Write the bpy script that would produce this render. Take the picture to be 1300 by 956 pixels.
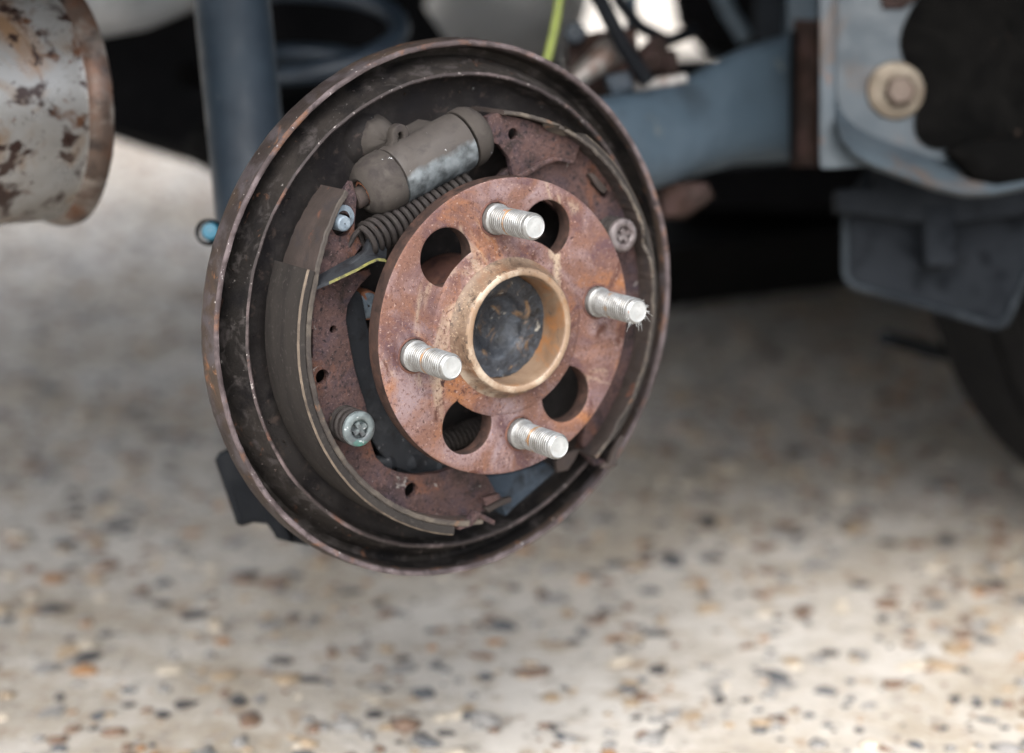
import bpy, bmesh, math, random
from mathutils import Vector, Matrix, noise

# ------------------------------------------------------------------ scene, camera, light
for o in list(bpy.data.objects): bpy.data.objects.remove(o)
scene = bpy.context.scene
COL = scene.collection
HZ = 0.26                                   # height of the wheel hub above the ground
YAW, PITCH, FOC = 0.6037, 0.2188, 75.0
CAM = Vector((-0.52876, -0.76996, 0.18536 + HZ))
FPX = FOC / 36 * 1300
RIGHT = Vector((math.cos(YAW), -math.sin(YAW), 0))
FH = Vector((math.sin(YAW), math.cos(YAW), 0))
FWD = FH * math.cos(PITCH) - Vector((0, 0, math.sin(PITCH)))
UP = RIGHT.cross(FWD)

cd = bpy.data.cameras.new('camera'); cam = bpy.data.objects.new('camera', cd); COL.objects.link(cam)
cd.lens = FOC; cd.sensor_width = 36; cd.sensor_fit = 'HORIZONTAL'
cd.clip_start = 0.01; cd.clip_end = 600
M = Matrix((RIGHT, UP, -FWD)).transposed().to_4x4(); M.translation = CAM
cam.matrix_world = M
cd.dof.use_dof = True; cd.dof.focus_distance = 0.920; cd.dof.aperture_fstop = 4.0; cd.dof.aperture_blades = 7
scene.camera = cam

SUN_EL, SUN_AZ_VEC = math.radians(48), Vector((-0.70, -0.71, 0)).normalized()
world = bpy.data.worlds.new('World'); scene.world = world; world.use_nodes = True
wn = world.node_tree.nodes; wl = world.node_tree.links
bg = wn['Background']; bg.inputs[1].default_value = 0.14
sky = wn.new('ShaderNodeTexSky'); sky.sky_type = 'NISHITA'; sky.sun_disc = False
sky.sun_elevation = SUN_EL
sky.sun_rotation = math.atan2(SUN_AZ_VEC.x, SUN_AZ_VEC.y)
sky.air_density = 1.0; sky.dust_density = 3.0; sky.ozone_density = 1.0
hs = wn.new('ShaderNodeHueSaturation'); hs.inputs['Saturation'].default_value = 0.32
wl.new(sky.outputs[0], hs.inputs['Color']); wl.new(hs.outputs[0], bg.inputs[0])
sd = bpy.data.lights.new('sun', 'SUN'); sd.energy = 1.2; sd.angle = math.radians(60); sd.color = (1, 0.96, 0.9)
so = bpy.data.objects.new('sun', sd); COL.objects.link(so)
sdir = SUN_AZ_VEC * math.cos(SUN_EL) + Vector((0, 0, math.sin(SUN_EL)))
so.rotation_euler = sdir.to_track_quat('Z', 'Y').to_euler(); so.location = (-3, -4, 5)

vs = scene.view_settings
vs.view_transform = 'Standard'; vs.look = 'None'; vs.exposure = 1.74; vs.gamma = 1; vs.use_curve_mapping = False
scene.render.engine = 'CYCLES'
try:
    scene.cycles.use_denoising = True; scene.cycles.denoiser = 'OPENIMAGEDENOISE'
except Exception: pass
scene.cycles.max_bounces = 8; scene.cycles.diffuse_bounces = 5

# ------------------------------------------------------------------ materials
def srgb(r, g, b):
    f = lambda c: (c / 12.92 if c <= .04045 else ((c + .055) / 1.055) ** 2.4)
    return (f(r / 255), f(g / 255), f(b / 255), 1)
def lin(c): return tuple(c) + (1,) if len(c) == 3 else tuple(c)

def mat(name, base, layers=(), rough=(.6, .8), metal=0.0, bump=(), spec=.5, rscale=60):
    """base colour, then layers (colour, scale, lo, hi[, detail, distortion, stretch]) mixed in by noise; bump = (scale, strength, distance)"""
    m = bpy.data.materials.new(name); m.use_nodes = True
    n, l = m.node_tree.nodes, m.node_tree.links
    p = n['Principled BSDF']; p.inputs['Metallic'].default_value = metal
    p.inputs['Specular IOR Level'].default_value = spec
    tc = n.new('ShaderNodeTexCoord')
    def nz(scale, detail=6, dist=0., stretch=None, rg=.6, off=(0, 0, 0)):
        mp = n.new('ShaderNodeMapping'); mp.inputs['Location'].default_value = off
        if stretch: mp.inputs['Scale'].default_value = stretch
        l.new(tc.outputs['Object'], mp.inputs[0])
        t = n.new('ShaderNodeTexNoise'); t.inputs['Scale'].default_value = scale; t.inputs['Detail'].default_value = detail
        t.inputs['Roughness'].default_value = rg; t.inputs['Distortion'].default_value = dist
        l.new(mp.outputs[0], t.inputs['Vector']); return t.outputs['Fac']
    cur = None
    for i, L in enumerate(layers):
        c, sc, lo, hi = L[:4]; det = L[4] if len(L) > 4 else 6; di = L[5] if len(L) > 5 else 0.3; st = L[6] if len(L) > 6 else None
        f = nz(sc, det, di, st, .62, (i * 3.17 + 1, i * 1.31, i * 2.7))
        r = n.new('ShaderNodeMapRange'); r.inputs['From Min'].default_value = lo; r.inputs['From Max'].default_value = hi
        l.new(f, r.inputs['Value'])
        mx = n.new('ShaderNodeMix'); mx.data_type = 'RGBA'
        l.new(r.outputs[0], mx.inputs[0])
        if cur is None: mx.inputs[6].default_value = lin(base)
        else: l.new(cur, mx.inputs[6])
        mx.inputs[7].default_value = lin(c); cur = mx.outputs[2]
    if cur is None: p.inputs['Base Color'].default_value = lin(base)
    else: l.new(cur, p.inputs['Base Color'])
    rr = n.new('ShaderNodeMapRange'); rr.inputs['From Min'].default_value = .3; rr.inputs['From Max'].default_value = .7
    rr.inputs['To Min'].default_value = rough[0]; rr.inputs['To Max'].default_value = rough[1]
    l.new(nz(rscale, 4), rr.inputs['Value']); l.new(rr.outputs[0], p.inputs['Roughness'])
    prev = None
    for (sc, stg, dist) in bump:
        b = n.new('ShaderNodeBump'); b.inputs['Strength'].default_value = stg; b.inputs['Distance'].default_value = dist
        l.new(nz(sc, 8, 0, None, .65), b.inputs['Height'])
        if prev: l.new(prev, b.inputs['Normal'])
        prev = b.outputs[0]
    if prev: l.new(prev, p.inputs['Normal'])
    return m

MT = {}
MT['flange'] = mat('flange_rust', (.142, .074, .056), [
    ((.205, .150, .155), 26, .45, .63, 10, 1.0), ((.085, .048, .052), 36, .48, .64, 10, 1.3), ((.25, .105, .042), 18, .51, .68, 10, 1.5),
    ((.34, .265, .195), 20, .575, .67, 10, 1.6, (1, 1, .45)), ((.070, .030, .022), 60, .575, .67, 10, 1.5), ((.080, .038, .032), 620, .54, .66, 8, .3), ((.31, .215, .185), 700, .58, .70, 8, .2), ((.05, .024, .020), 1300, .61, .69, 4), ((.23, .10, .045), 1000, .62, .71, 4), ((.040, .019, .016), 190, .645, .69, 8, .8)],
    rough=(.5, .85), bump=((120, .4, .001), (600, .5, .0004), (1800, .4, .0002)), spec=.2)
MT['hole_wall'] = mat('hole_wall_dark', (.042, .027, .023), [((.075, .042, .033), 90, .48, .64, 8), ((.02, .015, .014), 130, .5, .66, 8)], rough=(.6, .9), bump=((300, .4, .0006),), spec=.1)  # darker brown for the flange's hole walls, sides and back
MT['edge_rust'] = mat('edge_rust', (.11, .055, .045), [((.17, .085, .06), 60, .45, .65), ((.05, .03, .03), 130, .5, .7)], rough=(.6, .9), bump=((300, .4, .0006),), spec=0.12)
MT['collar'] = mat('collar_rust', (.115, .070, .047), [
    ((.165, .115, .080), 40, .42, .62, 10, .8), ((.17, .070, .028), 45, .52, .68, 10, .8), ((.28, .23, .18), 60, .57, .68, 10, 1., (1, .3, 1)), ((.045, .03, .022), 260, .55, .66, 10, .5), ((.30, .22, .15), 900, .57, .68, 6), ((.06, .036, .026), 90, .60, .68, 10, 1.2, (1, .3, 1))],
    rough=(.35, .65), bump=((300, .4, .0006), (1200, .4, .0003)), spec=.4)
MT['collar_rim'] = mat('collar_rim', (.22, .15, .10), [((.38, .31, .24), 70, .47, .63, 10, .6), ((.20, .11, .055), 120, .55, .68, 10), ((.09, .06, .04), 500, .60, .68, 6)], rough=(.35, .6), bump=((600, .4, .0004),), spec=.4)
MT['bore'] = mat('bore_rust', (.125, .076, .046), [((.20, .14, .095), 35, .42, .62, 8, .8), ((.22, .095, .032), 50, .52, .68, 6, .8), ((.06, .045, .035), 90, .60, .72, 8, .5)],
    rough=(.3, .6), bump=((300, .3, .0005),), spec=.5)
MT['spindle'] = mat('greasy_spindle', (.018, .021, .027), [((.06, .072, .09), 50, .46, .66, 10, 1.4), ((.010, .010, .010), 70, .5, .65, 10, 1.), ((.14, .085, .045), 70, .57, .67, 10, 1.4), ((.30, .28, .24), 120, .615, .68, 10, 1.6)],
    rough=(.25, .6), bump=((130, .8, .0022), (420, .7, .0008)), spec=.5, metal=.1)
MT['plate'] = mat('backing_plate_dirt', (.0125, .0112, .0105), [((.026, .0225, .0205), 22, .42, .62, 8, .5), ((.050, .044, .043), 120, .52, .66, 10, .6), ((.008, .0075, .008), 40, .5, .65), ((.11, .055, .035), 75, .64, .72, 6, 1.), ((.14, .13, .125), 330, .69, .74, 3)],
    rough=(.75, .95), bump=((150, .6, .0014), (700, .6, .0005)), spec=0.08)
MT['lip'] = mat('lip_rust', (.030, .0235, .0215), [((.048, .034, .026), 35, .45, .62, 8, .6), ((.062, .053, .056), 80, .5, .64, 10), ((.16, .075, .036), 110, .60, .70, 8, .5), ((.04, .03, .03), 160, .56, .68, 6), ((.36, .33, .32), 420, .68, .74, 3)],
    rough=(.45, .8), bump=((260, .45, .0007), (900, .4, .0003)), spec=0.2)
MT['rim_edge'] = mat('worn_lip_edge', (.060, .046, .047), [((.125, .10, .104), 90, .45, .62, 8), ((.15, .075, .045), 70, .55, .68, 6), ((.045, .035, .036), 130, .54, .66, 6), ((.45, .42, .42), 420, .66, .72, 3)], rough=(.5, .8), bump=((300, .6, .0009),), spec=.3)
MT['floor'] = mat('greasy_floor', (.014, .0125, .0125), [((.027, .0245, .024), 30, .45, .62, 6, .5), ((.012, .011, .012), 55, .5, .64), ((.055, .042, .037), 190, .58, .70, 8), ((.14, .14, .14), 300, .70, .75, 3)], rough=(.5, .85), bump=((160, .5, .001), (700, .5, .0004)), spec=0.08)
MT['lining'] = mat('brake_lining', (.032, .0285, .0265), [((.0245, .022, .021), 30, .45, .62, 5, .3, (1, 4, 1)), ((.046, .041, .038), 420, .58, .68, 3), ((.03, .028, .026), 300, .6, .68, 3)], rough=(.7, .9), bump=((700, .25, .0003),), spec=0.08)
MT['lining_edge'] = mat('lining_edge', (.11, .088, .07), [((.17, .135, .105), 160, .47, .64, 8), ((.055, .045, .038), 90, .5, .65)], rough=(.6, .9), bump=((600, .4, .0004),), spec=0.15)
MT['web'] = mat('shoe_web_rust', (.060, .037, .034), [((.046, .035, .044), 42, .44, .64, 10, 1.0), ((.088, .052, .047), 75, .46, .66, 10, .8), ((.115, .052, .033), 36, .54, .70, 10, 1.0), ((.022, .017, .016), 45, .53, .66, 10, 1.3), ((.018, .015, .017), 520, .53, .66, 8), ((.125, .085, .085), 800, .57, .69, 6), ((.17, .155, .15), 160, .655, .70, 8, .8), ((.26, .24, .24), 900, .69, .75, 4)],
    rough=(.5, .8), bump=((200, .55, .0009), (800, .6, .0005)), spec=.12)
MT['table'] = mat('shoe_table_dirt', (.042, .034, .031), [((.058, .045, .041), 50, .45, .62, 6, .5), ((.13, .06, .042), 75, .62, .70, 6, 1.), ((.04, .034, .034), 110, .54, .66)], rough=(.55, .85), bump=((240, .5, .0007),), spec=0.12)
MT['table_edge'] = mat('shoe_table_edge', (.050, .043, .039), [((.10, .085, .07), 60, .45, .62, 8, .5), ((.16, .085, .05), 90, .6, .7), ((.04, .034, .032), 120, .54, .66)], rough=(.5, .8), bump=((300, .5, .0006),), spec=0.15)
MT['cyl'] = mat('cylinder_dust', (.048, .042, .038), [((.062, .055, .050), 50, .45, .65, 6), ((.036, .031, .030), 90, .52, .66), ((.55, .56, .58), 150, .69, .72, 4, .5)], rough=(.65, .85), bump=((500, .25, .0003),), spec=0.1)
def lower_clean(m, col, zlo, zhi):
    """bare metal where the dust has been wiped off one flank (object space)"""
    n, l = m.node_tree.nodes, m.node_tree.links; p = n['Principled BSDF']
    src = p.inputs['Base Color'].links[0].from_socket
    tc = n.new('ShaderNodeTexCoord'); dt = n.new('ShaderNodeVectorMath'); dt.operation = 'DOT_PRODUCT'
    dt.inputs[1].default_value = zlo; l.new(tc.outputs['Object'], dt.inputs[0])
    nzt = n.new('ShaderNodeTexNoise'); nzt.inputs['Scale'].default_value = 130; nzt.inputs['Detail'].default_value = 6
    l.new(tc.outputs['Object'], nzt.inputs['Vector'])
    ad = n.new('ShaderNodeMath'); ad.operation = 'MULTIPLY_ADD'; ad.inputs[1].default_value = .004
    l.new(nzt.outputs['Fac'], ad.inputs[0]); l.new(dt.outputs['Value'], ad.inputs[2])
    mr = n.new('ShaderNodeMapRange'); mr.inputs['From Min'].default_value = zhi; mr.inputs['From Max'].default_value = zhi + .0015
    l.new(ad.outputs[0], mr.inputs['Value'])
    n2 = n.new('ShaderNodeTexNoise'); n2.inputs['Scale'].default_value = 170; n2.inputs['Detail'].default_value = 8
    l.new(tc.outputs['Object'], n2.inputs['Vector'])
    cr = n.new('ShaderNodeMix'); cr.data_type = 'RGBA'; cr.inputs[6].default_value = lin([c * .42 for c in col]); cr.inputs[7].default_value = lin([c * 1.5 for c in col])
    m2 = n.new('ShaderNodeMapRange'); m2.inputs['From Min'].default_value = .38; m2.inputs['From Max'].default_value = .64
    l.new(n2.outputs['Fac'], m2.inputs['Value']); l.new(m2.outputs[0], cr.inputs[0])
    mx = n.new('ShaderNodeMix'); mx.data_type = 'RGBA'; l.new(mr.outputs[0], mx.inputs[0]); l.new(src, mx.inputs[6]); l.new(cr.outputs[2], mx.inputs[7])
    l.new(mx.outputs[2], p.inputs['Base Color'])
MT['cyl_body'] = mat('cylinder_body', (.052, .045, .041), [((.066, .058, .053), 50, .45, .65, 6), ((.039, .034, .032), 90, .52, .66), ((.6, .61, .63), 150, .68, .71, 4, .5)], rough=(.5, .85), bump=((500, .25, .0003),), spec=.35)
MT['spring'] = mat('dirty_spring', (.024, .021, .020), [((.038, .033, .031), 120, .45, .65), ((.035, .03, .03), 220, .5, .65), ((.12, .07, .05), 90, .64, .72)], rough=(.5, .8), bump=((500, .3, .0003),), spec=0.12)
MT['dark'] = mat('greasy_dark_steel', (.020, .022, .026), [((.034, .037, .042), 70, .45, .65, 6, .5), ((.015, .015, .017), 120, .5, .65), ((.12, .12, .13), 260, .68, .74, 3)], rough=(.45, .75), bump=((250, .4, .0006),), spec=0.12)
MT['pin'] = mat('blue_grey_pin', (.13, .165, .20), [((.20, .24, .28), 180, .45, .62, 8), ((.05, .06, .07), 120, .56, .68)], rough=(.4, .65), bump=((500, .4, .0004),), metal=.3)
MT['cup'] = mat('plated_cup', (.085, .10, .105), [((.15, .18, .185), 150, .45, .62, 8), ((.06, .20, .165), 60, .55, .65, 8, .5), ((.05, .05, .055), 140, .56, .68), ((.40, .42, .43), 300, .66, .72, 3)], rough=(.35, .65), metal=.35, bump=((500, .35, .0003),))
MT['cup_rust'] = mat('dull_cup', (.10, .08, .08), [((.17, .15, .15), 150, .45, .62, 8), ((.05, .04, .04), 140, .54, .68)], rough=(.35, .6), metal=.3, bump=((500, .35, .0003),))
MT['yellow'] = mat('yellow_paint', (.20, .19, .045), [((.11, .105, .04), 150, .42, .6), ((.03, .028, .022), 190, .5, .62)], rough=(.5, .8))
MT['block'] = mat('blue_black_block', (.030, .042, .058), [((.045, .058, .075), 60, .45, .65), ((.02, .024, .03), 110, .5, .65)], rough=(.5, .75), bump=((300, .35, .0005),), spec=0.12)
MT['orange'] = mat('orange_rust', (.22, .085, .04), [((.09, .04, .03), 120, .5, .65), ((.34, .13, .05), 160, .55, .68)], rough=(.7, .9), bump=((400, .5, .0005),))

def stud_mat():
    m = mat('zinc_stud', (.20, .20, .195), [((.28, .285, .285), 90, .42, .6, 6, .4, (1, 3, 1)), ((.16, .155, .145), 200, .55, .66, 8, .3, (1, 3, 1)), ((.30, .13, .08), 170, .655, .70, 6, .6)], rough=(.3, .5), metal=.55, bump=((800, .2, .0002),), spec=0.1)
    n, l = m.node_tree.nodes, m.node_tree.links; p = n['Principled BSDF']
    src = p.inputs['Base Color'].links[0].from_socket
    tc = n.new('ShaderNodeTexCoord'); sx = n.new('ShaderNodeSeparateXYZ'); l.new(tc.outputs['Object'], sx.inputs[0])
    oi = n.new('ShaderNodeObjectInfo')
    off = n.new('ShaderNodeMath'); off.operation = 'MULTIPLY_ADD'; off.inputs[1].default_value = -.002; off.inputs[2].default_value = .0150
    l.new(oi.outputs['Random'], off.inputs[0])
    ad = n.new('ShaderNodeMath'); ad.operation = 'ADD'; l.new(sx.outputs['Y'], ad.inputs[0]); l.new(off.outputs[0], ad.inputs[1])
    ab = n.new('ShaderNodeMath'); ab.operation = 'ABSOLUTE'; l.new(ad.outputs[0], ab.inputs[0])
    nt = n.new('ShaderNodeTexNoise'); nt.inputs['Scale'].default_value = 230; nt.inputs['Detail'].default_value = 6
    vm = n.new('ShaderNodeVectorMath'); vm.operation = 'ADD'; l.new(tc.outputs['Object'], vm.inputs[0]); l.new(oi.outputs['Location'], vm.inputs[1]); l.new(vm.outputs[0], nt.inputs['Vector'])
    sb = n.new('ShaderNodeMath'); sb.operation = 'MULTIPLY_ADD'; sb.inputs[1].default_value = -.0075; l.new(nt.outputs['Fac'], sb.inputs[0]); l.new(ab.outputs[0], sb.inputs[2])
    mr = n.new('ShaderNodeMapRange'); mr.inputs['From Min'].default_value = -.0028; mr.inputs['From Max'].default_value = -.0042; l.new(sb.outputs[0], mr.inputs['Value'])
    mx = n.new('ShaderNodeMix'); mx.data_type = 'RGBA'; mx.inputs[7].default_value = (.27, .15, .075, 1)
    l.new(mr.outputs[0], mx.inputs[0]); l.new(src, mx.inputs[6])
    cb_ = n.new('ShaderNodeCombineXYZ'); l.new(sx.outputs['X'], cb_.inputs[0]); l.new(sx.outputs['Z'], cb_.inputs[1])
    ln = n.new('ShaderNodeVectorMath'); ln.operation = 'LENGTH'; l.new(cb_.outputs[0], ln.inputs[0])
    r2 = n.new('ShaderNodeMapRange'); r2.inputs['From Min'].default_value = .00572; r2.inputs['From Max'].default_value = .0053; l.new(ln.outputs['Value'], r2.inputs['Value'])
    tip = n.new('ShaderNodeMath'); tip.operation = 'GREATER_THAN'; tip.inputs[1].default_value = -.0287; l.new(sx.outputs['Y'], tip.inputs[0])
    mu_ = n.new('ShaderNodeMath'); mu_.operation = 'MULTIPLY'; l.new(r2.outputs[0], mu_.inputs[0]); l.new(tip.outputs[0], mu_.inputs[1])
    mz = n.new('ShaderNodeMix'); mz.data_type = 'RGBA'; mz.inputs[7].default_value = (.055, .048, .042, 1)
    l.new(mu_.outputs[0], mz.inputs[0]); l.new(mx.outputs[2], mz.inputs[6]); l.new(mz.outputs[2], p.inputs['Base Color'])
    return m
MT['stud'] = stud_mat()
MT['stud_tip'] = mat('stud_tip', (.34, .352, .352), [((.43, .44, .44), 160, .42, .62, 6), ((.34, .34, .33), 260, .6, .7)], rough=(.35, .55), metal=.4, bump=((500, .3, .0003),))

MT['muffler'] = mat('muffler_paint', (.27, .268, .262), [((.20, .185, .165), 8, .42, .62, 8, .6), ((.20, .135, .085), 20, .53, .68, 10, 1.0), ((.24, .15, .09), 15, .585, .72, 10, 1.0, (1, 1, .35)), ((.036, .021, .018), 40, .562, .61, 10, .5), ((.11, .055, .032), 60, .560, .63, 10, .5), ((.040, .024, .020), 95, .572, .62, 8, .3), ((.05, .03, .025), 220, .64, .69, 5)], rough=(.2, .45), metal=.35, bump=((250, .15, .0005), (60, .25, .001)), spec=.5)
MT['muffler_rim'] = mat('muffler_rim_rust', (.085, .060, .048), [((.24, .22, .20), 20, .49, .62, 8, .6), ((.10, .048, .028), 30, .50, .62, 8), ((.028, .019, .016), 50, .54, .66, 8)], rough=(.25, .5), metal=.35, bump=((300, .3, .0006),))
MT['damper'] = mat('damper_paint', (.018, .027, .039), [((.024, .036, .050), 25, .42, .62, 6), ((.045, .055, .066), 170, .64, .72, 5), ((.10, .05, .03), 65, .72, .76)], rough=(.38, .6), bump=((300, .15, .0004),), spec=0.25)
MT['blackpaint'] = mat('black_paint', (.0035, .0045, .0065), [((.0055, .007, .0095), 30, .45, .62)], rough=(.6, .85), spec=.15)
MT['coil'] = mat('coil_paint', (.020, .030, .044), [((.030, .043, .060), 30, .45, .62)], rough=(.32, .5), spec=.5)
MT['under'] = mat('black_undercoat', (.0028, .003, .0037), [((.005, .005, .006), 20, .45, .65)], rough=(.75, .95), bump=((120, .5, .003),), spec=.06)
MT['pale'] = mat('pale_grey_steel', (.36, .38, .40), [((.22, .22, .22), 14, .48, .65, 5, .5), ((.5, .51, .52), 10, .52, .66)], rough=(.35, .55), metal=.3)
MT['arm'] = mat('arm_paint', (.042, .064, .086), [((.058, .084, .110), 14, .42, .62, 6, .5), ((.03, .043, .056), 22, .5, .65), ((.17, .17, .14), 45, .66, .74), ((.15, .075, .045), 40, .70, .76)], rough=(.4, .65), bump=((120, .2, .001),), spec=.4)
MT['bracket'] = mat('bracket_paint', (.037, .050, .062), [((.054, .070, .084), 14, .42, .62, 8, .4), ((.036, .045, .055), 20, .52, .66), ((.075, .05, .036), 18, .56, .68, 8, .8), ((.10, .05, .03), 60, .63, .70, 6)], rough=(.4, .65), bump=((200, .2, .0008),), spec=.4)
MT['brown'] = mat('brown_rust', (.020, .0125, .0105), [((.036, .020, .015), 45, .45, .62), ((.045, .027, .025), 70, .5, .65), ((.065, .052, .046), 60, .60, .72)], rough=(.6, .9), bump=((250, .4, .0008),), spec=0.12)
MT['steel'] = mat('grey_steel', (.22, .21, .20), [((.13, .09, .075), 60, .48, .65), ((.30, .29, .28), 80, .52, .65)], rough=(.4, .6), metal=.5)
MT['bolt'] = mat('zinc_yellow_bolt', (.085, .066, .045), [((.145, .122, .092), 70, .45, .62, 6), ((.09, .06, .04), 80, .54, .66), ((.08, .055, .04), 130, .6, .7)], rough=(.35, .6), metal=.4, bump=((300, .3, .0005),))
MT['bolt_head'] = mat('brown_bolt_head', (.07, .05, .038), [((.10, .075, .06), 90, .45, .62), ((.09, .06, .045), 90, .52, .66)], rough=(.4, .65), metal=.4)
MT['seal'] = mat('black_sealant', (.0035, .0035, .0035), [((.006, .0058, .0056), 25, .45, .62), ((.05, .035, .028), 50, .66, .74)], rough=(.6, .9), bump=((90, .6, .004),), spec=0.0)
MT['guard'] = mat('guard_plastic', (.012, .0145, .018), [((.017, .020, .025), 12, .45, .62), ((.006, .0075, .010), 50, .52, .66)], rough=(.6, .8), spec=.07)
MT['guard_edge'] = mat('worn_guard_edge', (.011, .014, .018), [((.034, .042, .05), 20, .50, .66), ((.02, .025, .03), 45, .52, .66)], rough=(.5, .7), spec=.1)
MT['rubber'] = mat('tyre_rubber', (.005, .005, .0055), [((.008, .008, .008), 30, .45, .65)], rough=(.7, .9), spec=.12)
MT['steelrim'] = mat('black_wheel_steel', (.02, .02, .022), rough=(.4, .6))
MT['cable'] = mat('yellow_green_cable', (.30, .36, .07), [((.22, .27, .06), 60, .45, .65)], rough=(.35, .5))
MT['teal'] = mat('teal_plastic', (.008, .13, .21), rough=(.35, .5))
MT['body'] = mat('car_paint', (.10, .14, .18), rough=(.2, .3), metal=.3)

def ground_mat():
    m = mat('aggregate_concrete', (.475, .438, .392), [((.55, .515, .47), 9, .42, .60, 8, .3), ((.36, .31, .245), 5, .47, .62, 8, .8), ((.29, .26, .225), 60, .53, .66, 8), ((.34, .27, .20), 45, .56, .66, 6), ((.56, .53, .49), 160, .56, .68, 5), ((.22, .15, .10), 90, .66, .72, 3), ((.10, .10, .11), 75, .675, .72, 3)], rough=(.75, .95), bump=((260, .5, .003), (60, .4, .004)), spec=.25)
    return m
MT['ground'] = ground_mat()
PEB = [mat('pebble_slate', (.085, .088, .094), rough=(.5, .7)), mat('pebble_brown', (.15, .095, .065), rough=(.5, .7)), mat('pebble_tan', (.30, .225, .15), rough=(.5, .7)),
       mat('pebble_cream', (.47, .41, .33), rough=(.5, .7)), mat('pebble_grey', (.22, .21, .20), rough=(.5, .7)), mat('pebble_dark', (.05, .046, .046), rough=(.5, .7)), mat('pebble_ochre', (.28, .15, .07), rough=(.5, .7))]
PW = [4, 6, 5, 2, 7, 5, 2]

# ------------------------------------------------------------------ builders (all vertices in world metres)
HUB = Vector((0, 0, HZ))
def at(px, py, y):                           # pixel of the 1300 x 956 photograph -> point on the plane y mm behind the hub face
    v = FWD + RIGHT * ((px - 650) / FPX) - UP * ((py - 478) / FPX)
    return CAM + v * ((y / 1000 - CAM.y) / v.y)
def xz(pts, y): return [((p := at(a, b, y)).x * 1000, (p.z - HZ) * 1000) for a, b in pts]
def V(px, py, d): return CAM + (FWD + RIGHT * ((px - 650) / FPX) - UP * ((py - 478) / FPX)) * d
def L(x, y, z): return HUB + Vector((x, y, z)) / 1000    # hub-local millimetres -> world

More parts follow.
